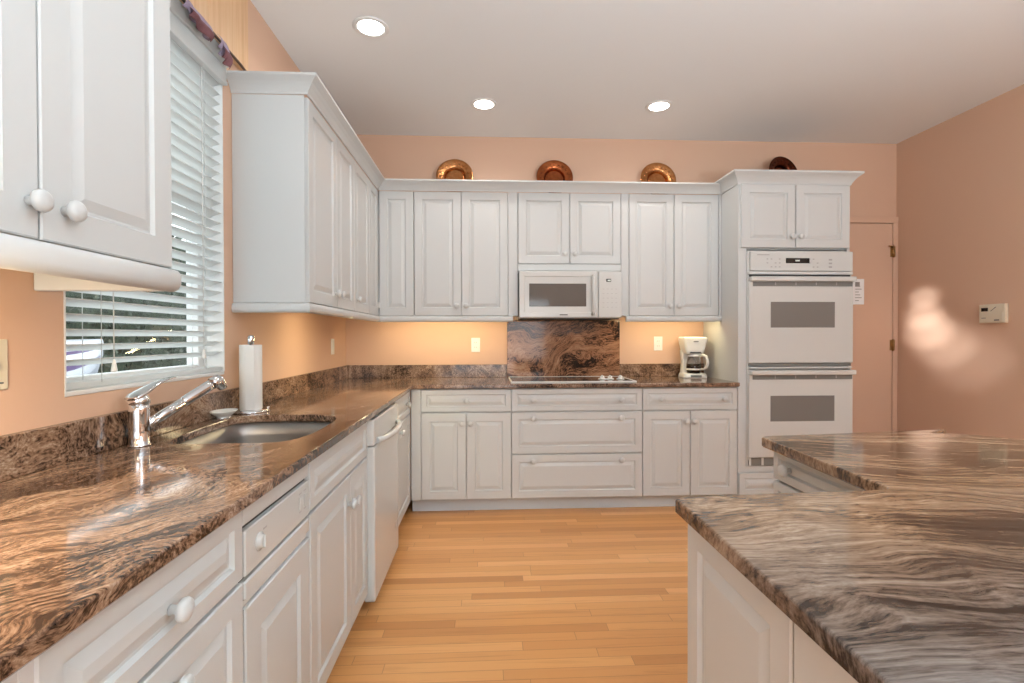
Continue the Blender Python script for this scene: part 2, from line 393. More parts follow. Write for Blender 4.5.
# pine panel over the window, rod and cloth swags
pv = thing('wood_valance_panel', 'pale pine plank panel on the wall above the window', 'panel', (XL, 1.7, 2.478))
b = MB()
ys = [1.15, 1.50, 1.80, 2.115, 2.462]
for a0, a1 in zip(ys[:-1], ys[1:]): b.box(0.001, 0.020, a0-1.7+0.0008, a1-1.7-0.0008, 0, CH-0.004-2.478, 0.0015, 1)
b.build('planks', 'pine', pv)
rod = MB().tube([(0, -0.75, 0.012), (0, -0.3, 0.0), (0, 0.3, 0.004), (0, 0.58, -0.002), (0, 0.655, -0.010)], 0.006, 8)
rd = tag(rod.build('curtain_rod', 'twig', None, (XL+0.031, 1.78, 2.477)), 'thin dark curtain rod along the bottom edge of the pine panel', 'rod')
def swag(name, y0, y1, drop, label):
    t_ = thing(name, label, 'scarf', (XL+0.045, (y0+y1)/2, 2.462), group='cloth swags on the curtain rod')
    def sheet(ya, yb, za, zb, zc, ox, folds, nm, mt):
        nu, nv = 18, 8; vs = []
        for side in (0, 1):
            for i in range(nu+1):
                for j in range(nv+1):
                    u_, v_ = i/nu, j/nv
                    low = zb + (zc-zb)*u_
                    z = za + (low-za)*v_
                    x = ox + 0.010*math.sin(u_*folds*2*PI)*v_ + 0.016*math.sin(v_*PI) + side*0.002
                    vs.append((x, ya+(yb-ya)*u_, z))
        N = (nu+1)*(nv+1); fs = []
        for i in range(nu):
            for j in range(nv):
                a = i*(nv+1)+j; q = [a, a+1, a+nv+2, a+nv+1]; fs += [q, [N+k for k in q[::-1]]]
        for i in range(nu):
            for j in (0, nv): a = i*(nv+1)+j; fs.append([a, a+nv+1, N+a+nv+1, N+a])
        for j in range(nv):
            for i in (0, nu): a = i*(nv+1)+j; fs.append([a, a+1, N+a+1, N+a])
        MB().add(vs, fs, True).build(nm, mt, t_)
    h = (y1-y0)/2
    sheet(-h, h*0.95, 0.018, -drop*0.45, -drop, 0.0, 2, 'cloth', 'scarf')
    sheet(-h*0.8, h*0.8, -drop*0.25, -drop*0.95, -drop*1.25, 0.012, 1.5, 'lining', 'scarf_dark')
    return t_
swag('cloth_swag', 1.895, 2.075, 0.048, 'mauve cloth swag draped on the rod over the middle of the blind')
swag('cloth_swag', 2.135, 2.205, 0.075, 'smaller mauve cloth swag at the end of the rod nearest the wall cabinets')

# peach door on the back wall beside the oven tower
dr = structure(link('door_1', None)); dr.location = (2.66, D, 0)
b = MB(); b.box(0.02, 0.768, -0.022, -0.002, 0.006, 2.193, 0.003); b.build('door_leaf', 'wall', dr)
for z in (1.957, 1.167, 0.25):
    b = MB(); b.box(0.748, 0.790, -0.027, -0.021, z-0.045, z+0.045, 0.001); b.tube([(0.769, -0.030, z-0.05), (0.769, -0.030, z+0.05)], 0.007, 10)
    if z > 1.9: b.tube([(0.769, -0.030, z+0.035), (0.74, -0.055, z+0.04), (0.705, -0.06, z+0.04)], 0.005, 8)
    b.build('door_hinge', 'brass', dr)
b = MB(); b.box(0.0, 0.818, -0.026, -0.0005, 2.198, 2.25, 0.004); b.box(0.772, 0.8165, -0.026, -0.0005, 0, 2.198, 0.004); structure(b.build('door_casing', 'wall', dr))
nt = thing('paper_notice', 'white printed paper notice on the peach door beside the upper oven', 'notice', (3.12, D-0.0235, 1.51))
MB().box(-0.05, 0.058, -0.0015, 0, 0, 0.215).build('sheet', 'note', nt)
b = MB()
for k in range(7): b.box(-0.02, 0.012+0.012*((k*5) % 3), -0.0022, -0.0016, 0.03+k*0.024, 0.036+k*0.024)
b.box(-0.02, 0.02, -0.0022, -0.0016, 0.15, 0.19); b.build('printing', 'print', nt)
# baseboard along the right wall
structure(MB().box(XR-0.014, XR-0.0005, YF, D-0.03, 0.0005, 0.10, 0.003).build('baseboard_right', 'wall'))

# ------------------------------------------------------------------ cabinet parts
KNOB = MB().lathe([(0.009, 0.0), (0.0075, 0.008), (0.010, 0.013), (0.0188, 0.018), (0.0205, 0.024), (0.0185, 0.029), (0.012, 0.0325), (0.002, 0.034)], axis='Y-', seg=20).mesh('knob', 'white')
DT = 0.020
def front(w_, h, fr=0.058):
    return MB().rings(w_, h, [(0, 0.0), (0, DT-0.003), (0.003, DT), (fr, DT), (fr+0.005, DT-0.0085), (fr+0.011, DT-0.0085), (fr+0.033, DT-0.001)])
def add_front(kind, root, x0, x1, z0, z1, knobs, fr=0.058, g=0.0023):
    o = front(x1-x0-2*g, z1-z0-2*g, fr).build(kind, 'white', root, (x0+g, DT, z0+g))
    for kx, kz in knobs: link('knob', KNOB, o, (kx-x0-g, -DT, kz-z0-g))
    return o
DZ0, DZ1, DRZ0, DRZ1 = 0.100, 0.712, 0.7165, 0.8785
GRP_B, GRP_U = 'white base cabinets', 'white wall cabinets'
def base_box(root, w_, depth=0.588, x0=0.0, kick=True):
    MB().box(x0+0.0006, w_-0.0006, DT, depth, 0.098, 0.8825, 0.001, 1).build('cabinet_body', 'white', root)
    if kick: MB().box(x0, w_, 0.075, 0.095, 0.0005, 0.098).build('toe_kick', 'kick', root)

def ref_back(x): return (x, BF, 0), 0.0
def ref_left(y): return (LBF, y, 0), PI/2

# ---- back run base cabinets
lo, rz = ref_back(-0.462)
c = thing('base_cabinet', 'white base cabinet with one drawer over two doors, left of the cooktop drawers', 'cabinet', lo, rz, GRP_B)
W = 0.632; base_box(c, W, x0=-0.071)
add_front('drawer', c, 0, W, DRZ0, DRZ1, [(W/2, 0.798)], 0.036)
add_front('door', c, 0, W/2, DZ0, DZ1, [(W/2-0.03, 0.64)]); add_front('door', c, W/2, W, DZ0, DZ1, [(W/2+0.03, 0.64)])
MB().box(-0.0690, -0.0016, 0.002, DT, DZ0, DRZ1, 0.002, 1).build('corner_filler', 'white', c)
lo, rz = ref_back(0.170)
c = thing('base_cabinet', 'wide white base cabinet of three drawers under the cooktop', 'cabinet', lo, rz, GRP_B)
W = 0.938; base_box(c, W)
for z0, z1, kz, fr in ((DRZ0, DRZ1, 0.798, 0.036), (0.416, DZ1, 0.668, 0.05), (DZ0, 0.412, 0.368, 0.05)):
    add_front('drawer', c, 0, W, z0, z1, [(0.155, kz), (W-0.155, kz)], fr)
lo, rz = ref_back(1.108)
c = thing('base_cabinet', 'white base cabinet with a two-knob drawer over two doors, under the coffee maker', 'cabinet', lo, rz, GRP_B)
W = 0.696; base_box(c, W)
add_front('drawer', c, 0, W, DRZ0, DRZ1, [(0.135, 0.798), (W-0.105, 0.798)], 0.036)
add_front('door', c, 0, W/2, DZ0, DZ1, [(W/2-0.03, 0.64)]); add_front('door', c, W/2, W, DZ0, DZ1, [(W/2+0.03, 0.64)])

# ---- left run base units
lo, rz = ref_left(0.622)
c = thing('base_cabinet', 'white base cabinet of stacked drawers nearest the viewer under the left counter', 'cabinet', lo, rz, GRP_B)
W = 0.512; base_box(c, W)
for z0, z1, kz, fr in ((DRZ0, DRZ1, 0.788, 0.036), (0.416, DZ1, 0.655, 0.05), (DZ0, 0.412, 0.368, 0.05)):
    add_front('drawer', c, 0, W, z0, z1, [(W/2, kz)], fr)

tc = thing('trash_compactor', 'white built-in trash compactor with dial control panel, left of the sink doors', 'appliance', *ref_left(1.138))
W = 0.412
MB().box(0.001, W-0.001, DT, 0.588, 0.098, 0.8825, 0.001, 1).build('body', 'white', tc)
MB().box(0, W, 0.075, 0.095, 0.0005, 0.098).build('toe_kick', 'kick', tc)
MB().box(0.003, W-0.003, 0.004, DT, 0.830, 0.8785, 0.002, 1).build('top_strip', 'white', tc)
MB().box(0.004, W-0.004, 0.014, DT+0.001, 0.818, 0.830).build('upper_slot', 'gap', tc)
cp = MB().box(0.004, W-0.004, 0.0, DT, 0.716, 0.819, 0.003, 1).build('control_panel', 'appl', tc)
k = MB(); k.lathe([(0.022, 0.0), (0.022, 0.002), (0.016, 0.003), (0.015, 0.009), (0.012, 0.010)], (0.075, 0, 0.769), 'Y-', 24); k.box(0.0715, 0.0785, -0.0145, -0.009, 0.754, 0.784, 0.002, 1); k.build('dial', 'appl', cp)
for kx in (0.335, 0.372): MB().box(kx-0.010, kx+0.010, -0.004, 0.0, 0.756, 0.792, 0.0015, 1).build('switch', 'appl', cp)
for kx, kz in ((0.335, 0.748), (0.372, 0.748), (0.335, 0.800), (0.372, 0.800), (0.105, 0.790)): MB().box(kx-0.009, kx+0.009, -0.0006, 0.0, kz-0.002, kz+0.002).build('printing', 'print', cp)
MB().box(0.004, W-0.004, 0.014, DT+0.001, 0.706, 0.716).build('lower_slot', 'gap', tc)
b = MB(); b.box(0.004, W-0.004, 0.0, DT, 0.664, 0.706, 0.004, 1); b.box(0.004, W-0.004, 0.009, DT, 0.648, 0.6655); b.build('handle_strip', 'appl', tc)
add_front('drawer_front', tc, 0.002, W-0.002, DZ0, 0.648, [], 0.075)

lo, rz = ref_left(1.5525)
c = thing('sink_base_cabinet', 'white sink base cabinet with false drawer front over two knobbed doors', 'cabinet', lo, rz, GRP_B)
W = 0.735; 
b = MB(); b.box(0.0006, W-0.0006, DT, 0.04, 0.098, 0.8825, 0.001, 1); b.box(0.0006, 0.02, 0.04, 0.588, 0.098, 0.8825); b.box(W-0.02, W-0.0006, 0.04, 0.588, 0.098, 0.8825); b.box(0.02, W-0.02, 0.04, 0.588, 0.098, 0.116); b.build('cabinet_body', 'white', c)
MB().box(0, W, 0.075, 0.095, 0.0005, 0.098).build('toe_kick', 'kick', c)
add_front('false_drawer', c, 0, W, DRZ0, DRZ1, [], 0.036)
add_front('door', c, 0, 0.452, DZ0, DZ1, [(0.418, 0.605)]); add_front('door', c, 0.452, W, DZ0, DZ1, [(0.488, 0.598)])

dw = thing('dishwasher', 'white dishwasher with curved pull handle beside the sink cabinet', 'dishwasher', *ref_left(2.2895))
W = 0.614
MB().box(0.002, W-0.002, DT, 0.585, 0.10, 0.875, 0.002, 1).build('tub', 'appl', dw)
MB().box(0.002, W-0.002, 0.05, 0.07, 0.0005, 0.10).build('kick_plate', 'appl', dw)
dd = MB().box(0.004, W-0.004, -0.030, DT-0.001, 0.055, 0.752, 0.008, 3).build('door', 'appl', dw)
MB().box(0.004, W-0.004, -0.028, DT-0.001, 0.756, 0.874, 0.008, 3).build('control_panel', 'appl', dw)
b = MB(); pts = []
for k in range(13):
    u_ = k/12; pts.append((0.05+u_*(W-0.10), -0.032-0.042*math.sin(u_*PI)**0.5, 0.775+0.0*u_))
b.tube(pts, 0.014, 10); b.build('handle', 'appl', dw)
MB().box(0.50, 0.56, -0.0315, -0.0295, 0.20, 0.235, 0.0005, 1).build('badge', 'print', dd)

lo, rz = ref_left(2.9055)
c = thing('base_cabinet', 'narrow white base cabinet between the dishwasher and the inner corner', 'cabinet', lo, rz, GRP_B)
W = 0.6445; MB().box(0.0006, W, DT, 0.588, 0.098, 0.8825, 0.001, 1).build('cabinet_body', 'white', c); MB().box(0, W+0.09, 0.075, 0.095, 0.0005, 0.098).build('toe_kick', 'kick', c)
add_front('drawer', c, 0, W, DRZ0, DRZ1, [(W*0.72, 0.798)], 0.036); add_front('door', c, 0, W, DZ0, DZ1, [(0.22, 0.66)])
MB().box(W+0.001, W+0.018, 0.002, DT, DZ0, DRZ1, 0.002, 1).build('corner_filler', 'white', c)

# ---- upper cabinets
UZ0, UZ1 = 1.402, 2.333
def upper_box(root, w_, z0, z1, x0=0.0, depth=0.329):
    MB().box(x0+0.0006, w_-0.0006, DT, depth, z0, z1, 0.001, 1).build('cabinet_body', 'white', root)
def uthing(label, loc, rz): return thing('wall_cabinet', label, 'cabinet', loc, rz, GRP_U)
H = UZ1-UZ0
c = uthing('white double-door wall cabinet between the corner cabinet and the microwave', (-0.542, UF, UZ0), 0)
W = 0.703; upper_box(c, W+0.072, 0, H)
add_front('door', c, 0, W/2, 0, H, [(W/2-0.035, 0.075)]); add_front('door', c, W/2, W, 0, H, [(W/2+0.035, 0.075)])
MB().box(W+0.0015, W+0.072, 0.001, DT, 0, H, 0.001, 1).build('filler_strip', 'white', c)
c = uthing('short white double-door wall cabinet above the microwave', (0.236, UF, 1.744), 0)
W = 0.786; upper_box(c, W, 0, UZ1-1.744)
z0 = 1.795-1.744; z1 = UZ1-1.744
add_front('door', c, 0, W/2, z0, z1, [(W/2-0.035, z0+0.075)]); add_front('door', c, W/2, W, z0, z1, [(W/2+0.035, z0+0.075)])
MB().box(0, W, 0.002, DT, 0, z0-0.001, 0.002, 1).build('bottom_rail', 'white', c)
c = uthing('white double-door wall cabinet between the microwave and the oven tower', (1.083, UF, UZ0), 0)
W = 0.701; upper_box(c, W+0.020, 0, H, -0.060)
add_front('door', c, 0, W/2, 0, H, [(W/2-0.035, 0.075)]); add_front('door', c, W/2, W, 0, H, [(W/2+0.035, 0.075)])
MB().box(-0.060, -0.0015, 0.001, DT, 0, H, 0.001, 1).build('filler_strip', 'white', c)
MB().box(W+0.0015, W+0.020, 0.001, DT, 0, H, 0.001, 1).build('filler_strip', 'white', c)
# left wall pair
c = uthing('white double-door wall cabinet with its end panel facing the window', (LUF, 2.340, UZ0), PI/2)
W = 0.805; upper_box(c, W, 0, H)
MB().box(-0.004, 0.0, 0.012, 0.330, 0.0, H, 0.001, 1).build('end_panel', 'white', c)
add_front('door', c, 0.012, 0.447, 0, H, [(0.405, 0.075)]); add_front('door', c, 0.447, W, 0, H, [(0.492, 0.075)])
c = uthing('white single-door wall cabinet on the left wall next to the corner', (LUF, 3.147, UZ0), PI/2)
W = 0.395; upper_box(c, W, 0, H); add_front('door', c, 0, W, 0, H, [(0.055, 0.075)])
# corner cabinet with a folding pair of leaves
c = uthing('white corner wall cabinet with a folding two-leaf door', (LUF, UF, UZ0), 0)
b = MB(); b.prism([(-0.329, -0.284), (-DT, -0.284), (-DT, DT), (0.260, DT), (0.260, 0.329), (-0.329, 0.329)], 0, H); b.build('cabinet_body', 'white', c)
add_front('door', c, 0.004, 0.262, 0, H, [], 0.058)
o = front(0.281, H-0.003).build('door', 'white', c, (-DT, -0.284, 0.0015), (0, 0, PI/2))
hg = MB(); hg.box(-0.004, 0.012, -0.012, -0.0005, 0.06, 0.10, 0.002, 1); hg.build('hinge_catch', 'plastic', c)
# near wall cabinet at the left edge
c = uthing('white double-door wall cabinet at the near left, in front of the window', (LUF, 0.575, UZ0+0.008), PI/2)
W = 0.775; upper_box(c, W, 0.012, CH-0.25-UZ0, 0, 0.329)
zt = CH-0.25-UZ0
add_front('door', c, 0, 0.386, 0.012, zt, [(0.362, 0.078)], 0.068); add_front('door', c, 0.386, W, 0.012, zt, [(0.438, 0.078)], 0.068)
b = MB()
prof = [(-0.28, 0.004), (-0.28, 0.012), (-0.006, 0.012), (0.004, 0.010), (0.012, 0.003), (0.016, -0.008), (0.015, -0.02), (0.009, -0.030), (-0.004, -0.035), (-0.02, -0.033), (-0.022, 0.0)]
# rounded light rail across the front (own end cap rounded)
pr2 = [(0.0, 0.011), (0.010, 0.008), (0.016, 0.0), (0.018, -0.010), (0.017, -0.028), (0.011, -0.041), (0.0, -0.047), (-0.014, -0.046), (-0.018, 0.011)]
n = len(pr2); xs = [0.0, W, W+0.006, W+0.011, W+0.013]; sc = [1, 1, 0.93, 0.75, 0.45]
vs = []; fs = []
for x, s_ in zip(xs, sc):
    for o_, z in pr2: vs.append((x, -o_*s_, -0.0125+(z+0.0125)*s_))
for i in range(len(xs)-1):
    for k in range(n): k2 = (k+1) % n; fs.append([i*n+k, i*n+k2, (i+1)*n+k2, (i+1)*n+k])
fs += [list(range(n)), list(range((len(xs)-1)*n, len(xs)*n))[::-1]]
b.add(vs, fs, True); b.build('light_rail', 'white', c)
b = MB(); b.box(W-0.020, W, 0.018, 0.329, -0.046, 0.012, 0.004, 2); b.build('light_rail', 'white', c)
uc = MB(); uc.box(0.02, 0.30, 0.03, 0.075, -0.010, 0.0115, 0.003); uc = uc.build('lamp_housing', 'plastic', c)
MB().box(0.04, 0.28, 0.036, 0.069, -0.013, -0.010, 0.001, 1).build('lamp_tube', 'tube', uc)
lamp('under_cabinet_light', 'AREA', (LUF-0.052, 0.735, UZ0-0.010), 10.0, (1.0, 0.80, 0.50), aim=(LUF-0.3, 0.95, 0.6), shape='RECTANGLE', size=0.03, size_y=0.24)

# ---- crown moulding and light rail around the upper run
CRP = [(-0.001, 2.334), (0.006, 2.334), (0.008, 2.343), (0.013, 2.350), (0.022, 2.362), (0.036, 2.376), (0.050, 2.386), (0.058, 2.391), (0.062, 2.394), (0.062, 2.404), (-0.001, 2.404)]
cr = MB().sweep(CRP, [(XL+0.002, 2.3355), (LUF, 2.3355), (LUF, UF), (1.804, UF)])
tag(cr.build('crown_molding', 'white'), 'white crown molding along the tops of the left and back wall cabinets', 'molding')
LRP = [(-0.018, 1.357), (0.004, 1.357), (0.010, 1.361), (0.014, 1.370), (0.014, 1.384), (0.010, 1.394), (0.0, 1.4005), (-0.018, 1.4005)]
tag(MB().sweep(LRP, [(XL+0.002, 2.3355), (LUF, 2.3355), (LUF, UF), (0.196, UF)]).build('light_rail', 'white'), 'white light rail under the left and corner wall cabinets', 'molding')
tag(MB().sweep(LRP, [(1.060, UF), (1.803, UF)]).build('light_rail', 'white'), 'white light rail under the cabinet right of the microwave', 'molding')
def ucl(loc, aim, size, size_y, power):
    lamp('under_cabinet_light', 'AREA', loc, power, (1.0, 0.82, 0.47), aim=aim, shape='RECTANGLE', size=size, size_y=size_y)
ucl((-0.32, UF+0.045, 1.388), (-0.32, D-0.05, 0.95), 0.9, 0.05, 3.3)
ucl((1.43, UF+0.045, 1.388), (1.43, D-0.05, 0.95), 0.6, 0.05, 2.0)
ucl((LUF-0.045, 3.05, 1.388), (XL+0.05, 3.05, 0.95), 0.05, 1.2, 7.5)

# ------------------------------------------------------------------ oven tower
tw = thing('oven_cabinet', 'tall white cabinet tower housing the double wall oven', 'cabinet', (1.805, BF, 0))
W = 0.828
b = MB()
b.box(0.0, 0.060, 0.0, 0.588, 0.098, 2.336, 0.001, 1); b.box(W-0.022, W, 0.0, 0.588, 0.098, 2.336, 0.001, 1)
b.box(0.060, W-0.022, 0.02, 0.588, 1.872, 2.336); b.box(0.060, W-0.022, 0.005, 0.588, 0.098, 0.300)
b.box(0.060, W-0.022, 0.56, 0.588, 0.30, 1.872)
b.build('cabinet_body', 'white', tw)
MB().box(0, W, 0.075, 0.095, 0.0005, 0.098).build('toe_kick', 'kick', tw)
TCP = [(o_, 2.3365+(z-2.334)*1.22) for o_, z in CRP]
MB().sweep([(o_, z) for o_, z in TCP], [(-0.0005, UF-BF+0.0005), (-0.0005, 0.0), (W+0.001, 0.0), (W+0.001, 0.586)]).build('crown_molding', 'white', tw)
MB().box(0.0, W, 0.0, 0.586, 2.3365, 2.350).build('top_panel', 'white', tw)
z0, z1 = 1.878, 2.334
add_front('door', tw, 0.012, 0.413, z0, z1, [(0.383, z0+0.08)]).location.y = 0.001
add_front('door', tw, 0.413, W-0.012, z0, z1, [(0.443, z0+0.08)]).location.y = 0.001
add_front('drawer', tw, 0.0, W, DZ0, 0.262, [(0.25, 0.185), (W-0.25, 0.185)], 0.036).location.y = 0.0
MB().box(0.058, W-0.02, 0.0, 0.02, 0.264, 0.306, 0.001, 1).build('lower_rail', 'white', tw)

ov = thing('double_wall_oven', 'white double wall oven with two handled doors and a clock panel', 'oven', (1.868, BF, 0.307))
OW = 0.768; zb = 0.307
MB().box(0.003, OW-0.03, 0.006, 0.54, 0.002, 1.555, 0.002, 1).build('oven_body', 'appl_edge', ov)
for xa, xb in ((-0.004, 0.012), (OW-0.010, OW+0.004)): MB().box(xa, xb, -0.012, 0.0, 0.045, 1.545, 0.002, 1).build('side_trim', 'appl', ov)
cp = MB().box(0.012, OW, -0.030, 0.004, 1.405, 1.545, 0.004, 2).build('control_panel', 'appl', ov)
MB().box(0.0, OW, -0.032, -0.001, 1.379, 1.401, 0.003, 1).build('panel_lip', 'appl', ov)
MB().box(0.005, OW-0.005, -0.012, 0.0, 1.366, 1.379).build('panel_gap', 'gap', ov)
d_ = MB().box(0.27, 0.445, -0.0315, -0.029, 1.460, 1.497, 0.001, 1).build('clock_display', 'black', cp)
MB().box(0.340, 0.372, -0.0322, -0.0314, 1.473, 1.484).build('digits', 'lcd', d_)
for i in range(7):
    for j in range(3):
        if (i*3+j) % 4:
            kx = 0.135+(i % 4)*0.030 + (0.31 if i > 3 else 0); MB().box(kx-0.006, kx+0.006, -0.0308, -0.0299, 1.430+j*0.028, 1.437+j*0.028).build('button_print', 'print', cp)
for j in range(3): MB().box(0.588, 0.612, -0.0308, -0.0299, 1.428+j*0.026, 1.440+j*0.026).build('button_print', 'print', cp)
MB().box(0.06, 0.15, -0.0308, -0.0299, 1.5165, 1.5225).build('lettering', 'print', cp)
def oven_door(z0, z1):
    d = MB().box(0.0, OW, -0.036, -0.001, z0, z1-0.030, 0.006, 2)
    d = d.build('oven_door', 'appl', ov)
    MB().box(0.025, OW-0.008, -0.0385, -0.034, z1-0.068, z1-0.036, 0.001, 1).build('vent_slot', 'slot', d)
    for kx in (0.19, 0.34, 0.49, 0.64): MB().box(kx-0.004, kx+0.004, -0.040, -0.0384, z1-0.060, z1-0.039).build('slot_rib', 'print', d)
    b = MB(); b.box(0.0, OW, -0.075, -0.036, z1-0.034, z1, 0.008, 3); b.build('handle', 'appl', d)
    zc = z0+(z1-z0)*0.56
    MB().box(0.156, 0.630, -0.0385, -0.034, zc-0.092, zc+0.092, 0.0015, 1).build('window', 'ovenglass', d)
    MB().box(0.020, OW-0.020, -0.0372, -0.0355, z0+0.018, z1-0.07, 0.0008, 1).build('face_panel', 'appl', d)
oven_door(0.746, 1.362)
b = MB(); b.box(0.004, OW-0.004, -0.020, 0.0, 0.722, 0.742, 0.001, 1); b.box(0.02, OW-0.02, -0.012, -0.001, 0.700, 0.722); b.build('middle_vent', 'slot', ov)
MB().box(0.004, OW-0.004, -0.034, -0.001, 0.704, 0.718, 0.003, 1).build('middle_lip', 'appl', ov)
oven_door(0.068, 0.695)
b = MB(); b.box(0.012, OW-0.012, -0.010, 0.0, 0.006, 0.060); b.build('bottom_vent', 'slot', ov)
for kx in (0.012, 0.105, 0.40, 0.68, OW-0.03): MB().box(kx, kx+0.016, -0.014, -0.009, 0.006, 0.064).build('vent_rib', 'appl_edge', ov)

# ------------------------------------------------------------------ microwave
mw = thing('microwave', 'white over-the-range microwave mounted above the cooktop', 'microwave', (0.240, D-0.40, 1.377))
W = 0.766; HH = 0.358
MB().box(0, W, 0.022, 0.39, 0.006, HH, 0.003, 1).build('body', 'appl', mw)
d = MB().rings(0.588, HH-0.016, [(0, 0.0), (0, 0.026), (0.005, 0.031), (0.035, 0.031), (0.040, 0.027), (0.050, 0.027)], 0.0, 0.010).build('door', 'appl', mw, (0, 0.022, 0))
MB().box(0.074, 0.500, -0.0295, -0.025, 0.092, 0.262, 0.0015, 1).build('window', 'mwglass', d)
MB().box(0.30, 0.36, -0.0322, -0.030, 0.026, 0.034).build('badge', 'ink', d)
b = MB(); pts = []
for k in range(13):
    u_ = k/12; pts.append((0.550+0.0*u_, -0.034-0.030*math.sin(u_*PI)**0.6, 0.030+u_*(HH-0.065)))
b.tube(pts, 0.013, 10); b.build('handle', 'appl', d)
cp = MB().box(0.592, W, -0.008, 0.021, 0.010, HH-0.006, 0.004, 2).build('control_panel', 'appl', mw)
ds = MB().box(0.650, 0.686, -0.0092, -0.0075, 0.276, 0.298).build('display', 'black', cp)
MB().box(0.660, 0.683, -0.0098, -0.0091, 0.281, 0.292).build('digits', 'lcd', ds)
for i in range(4):
    for j in range(5): MB().box(0.622+i*0.032, 0.636+i*0.032, -0.0087, -0.0079, 0.085+j*0.034, 0.0875+j*0.034).build('button_print', 'print', cp)
MB().box(0.01, W-0.01, 0.03, 0.38, 0.0, 0.006).build('underside_grille', 'gap', mw)

# ------------------------------------------------------------------ counters
def offset_loop(pts, d):
    """move a closed outline inward (left of counter-clockwise travel) by d"""
    P = [Vector(p) for p in pts]; out = []
    for i in range(len(P)):
        e0 = (P[i]-P[i-1]).normalized(); e1 = (P[(i+1) % len(P)]-P[i]).normalized()
        n0, n1 = Vector((-e0.y, e0.x)), Vector((-e1.y, e1.x)); mv = (n0+n1).normalized()
        out.append(tuple(P[i]+mv*(d/max(mv.dot(n0), 0.35))))
    return out
def slab(outer, holes, z0, z1, r=0.005):
    """stone slab with eased edges and cut-outs"""
    def area(p): return sum(p[i-1][0]*p[i][1]-p[i][0]*p[i-1][1] for i in range(len(p)))
    loops = [outer if area(outer) > 0 else outer[::-1]] + [h if area(h) < 0 else h[::-1] for h in holes]
    m_ = MB(); prof = []
    for k in range(5): a = k/4*PI/2; prof.append((r*(1-math.cos(a)) if k else 0.0, z1-r+r*math.sin(a)))
    prof = [(r, z0), (0.0, z0+r)] + prof
    for lp in loops:
        n = len(lp); rings_ = [[(x, y, z) for x, y in offset_loop(lp, o_)] for o_, z in prof]
        fs = []
        for i in range(len(prof)-1):
            for k in range(n): k2 = (k+1) % n; fs.append([i*n+k, i*n+k2, (i+1)*n+k2, (i+1)*n+k])
        m_.add([p for rg in rings_ for p in rg], fs)
    for z in (z1, z0):
        b = bmesh.new(); es = []
        for lp in loops:
            vs = [b.verts.new((x, y, z)) for x, y in offset_loop(lp, r)]
            es += [b.edges.new((vs[i], vs[(i+1) % len(vs)])) for i in range(len(vs))]
        bmesh.ops.triangle_fill(b, use_beauty=True, use_dissolve=False, edges=es)
        m_.bm(b); b.free()
    return m_
def rrect(x0, x1, y0, y1, r, n=8):
    pts = []
    for cx, cy, a0 in ((x1-r, y1-r, 0), (x0+r, y1-r, 90), (x0+r, y0+r, 180), (x1-r, y0+r, 270)):
        for k in range(n+1): a = math.radians(a0+90*k/n); pts.append((cx+r*math.cos(a), cy+r*math.sin(a)))
    return pts
CE, CB = -0.506, D-0.6215     # counter front edges
SKC = [(-0.98, 1.640), (-1.012, 1.675), (-1.035, 1.78), (-1.046, 1.894), (-1.050, 2.06), (-1.045, 2.14), (-1.020, 2.188), (-0.947, 2.212), (-0.844, 2.219), (-0.711, 2.203), (-0.65, 2.172), (-0.617, 2.10), (-0.606, 2.0), (-0.603, 1.865), (-0.61, 1.76), (-0.637, 1.675), (-0.69, 1.641), (-0.839, 1.636)]
def smooth_loop(P, n=4):
    out = []
    for i in range(len(P)):
        a, b_, c_, d_ = [Vector(P[(i+k) % len(P)]) for k in (-1, 0, 1, 2)]
        for k in range(n):
            t_ = k/n; out.append(tuple(0.5*((2*b_)+(c_-a)*t_+(2*a-5*b_+4*c_-d_)*t_*t_+(3*b_-a-3*c_+d_)*t_**3)))
    return out
SKP = smooth_loop(SKC)
SKM = (-0.83, 1.925)
ct = thing('countertop', 'L-shaped polished brown granite countertop along the left and back walls', 'countertop', (0, 0, 0))
o = slab([(XL+0.001, -0.2), (CE, -0.2), (CE, CB-0.02), (CE+0.02, CB), (1.8035, CB), (1.8035, D-0.001), (XL+0.001, D-0.001)], [SKP], CT-0.030, CT).build('slab', 'granite', ct, weld=True)
b = MB(); b.box(XL+0.001, XL+0.021, -0.2, D-0.001, CT, 1.018, 0.002, 1); b.build('backsplash', 'granite', ct)
b = MB(); b.box(XL+0.0215, 0.163, D-0.021, D-0.001, CT, 1.018, 0.002, 1); b.build('backsplash', 'granite', ct)
b = MB(); b.box(1.096, 1.8035, D-0.021, D-0.001, CT, 1.018, 0.002, 1); b.build('backsplash', 'granite', ct)
tag(MB().box(0.165, 1.094, D-0.022, D-0.001, CT+0.0005, 1.376, 0.002, 1).build('backsplash_panel', 'granite_panel'), 'full-height swirled granite panel behind the cooktop', 'backsplash')

# sink bowl
sk = thing('sink', 'undermount stainless steel sink bowl set in the left counter', 'sink', (SKM[0], SKM[1], CT-0.23))
vs, fs = [], []
levels = [(1.09, 0.198), (1.022, 0.198), (1.02, 0.14), (1.01, 0.05), (0.985, 0.018), (0.93, 0.0045), (0.80, 0.0)]
outer = [[((x-SKM[0])*g_, (y-SKM[1])*g_, z) for x, y in SKP] for g_, z in levels]
n = len(outer[0])
for l_ in outer: vs += l_
for i in range(len(outer)-1):
    for k in range(n): k2 = (k+1) % n; fs.append([i*n+k, i*n+k2, (i+1)*n+k2, (i+1)*n+k])
fs.append([(len(outer)-1)*n+k for k in range(n)])
MB().add(vs, fs, True).build('bowl', 'steel', sk)
MB().lathe([(0.045, 0.0005), (0.045, 0.004), (0.036, 0.005), (0.030, 0.002), (0.004, 0.0015)], (0, 0, 0), 'Z', 24).build('drain', 'chrome', sk)

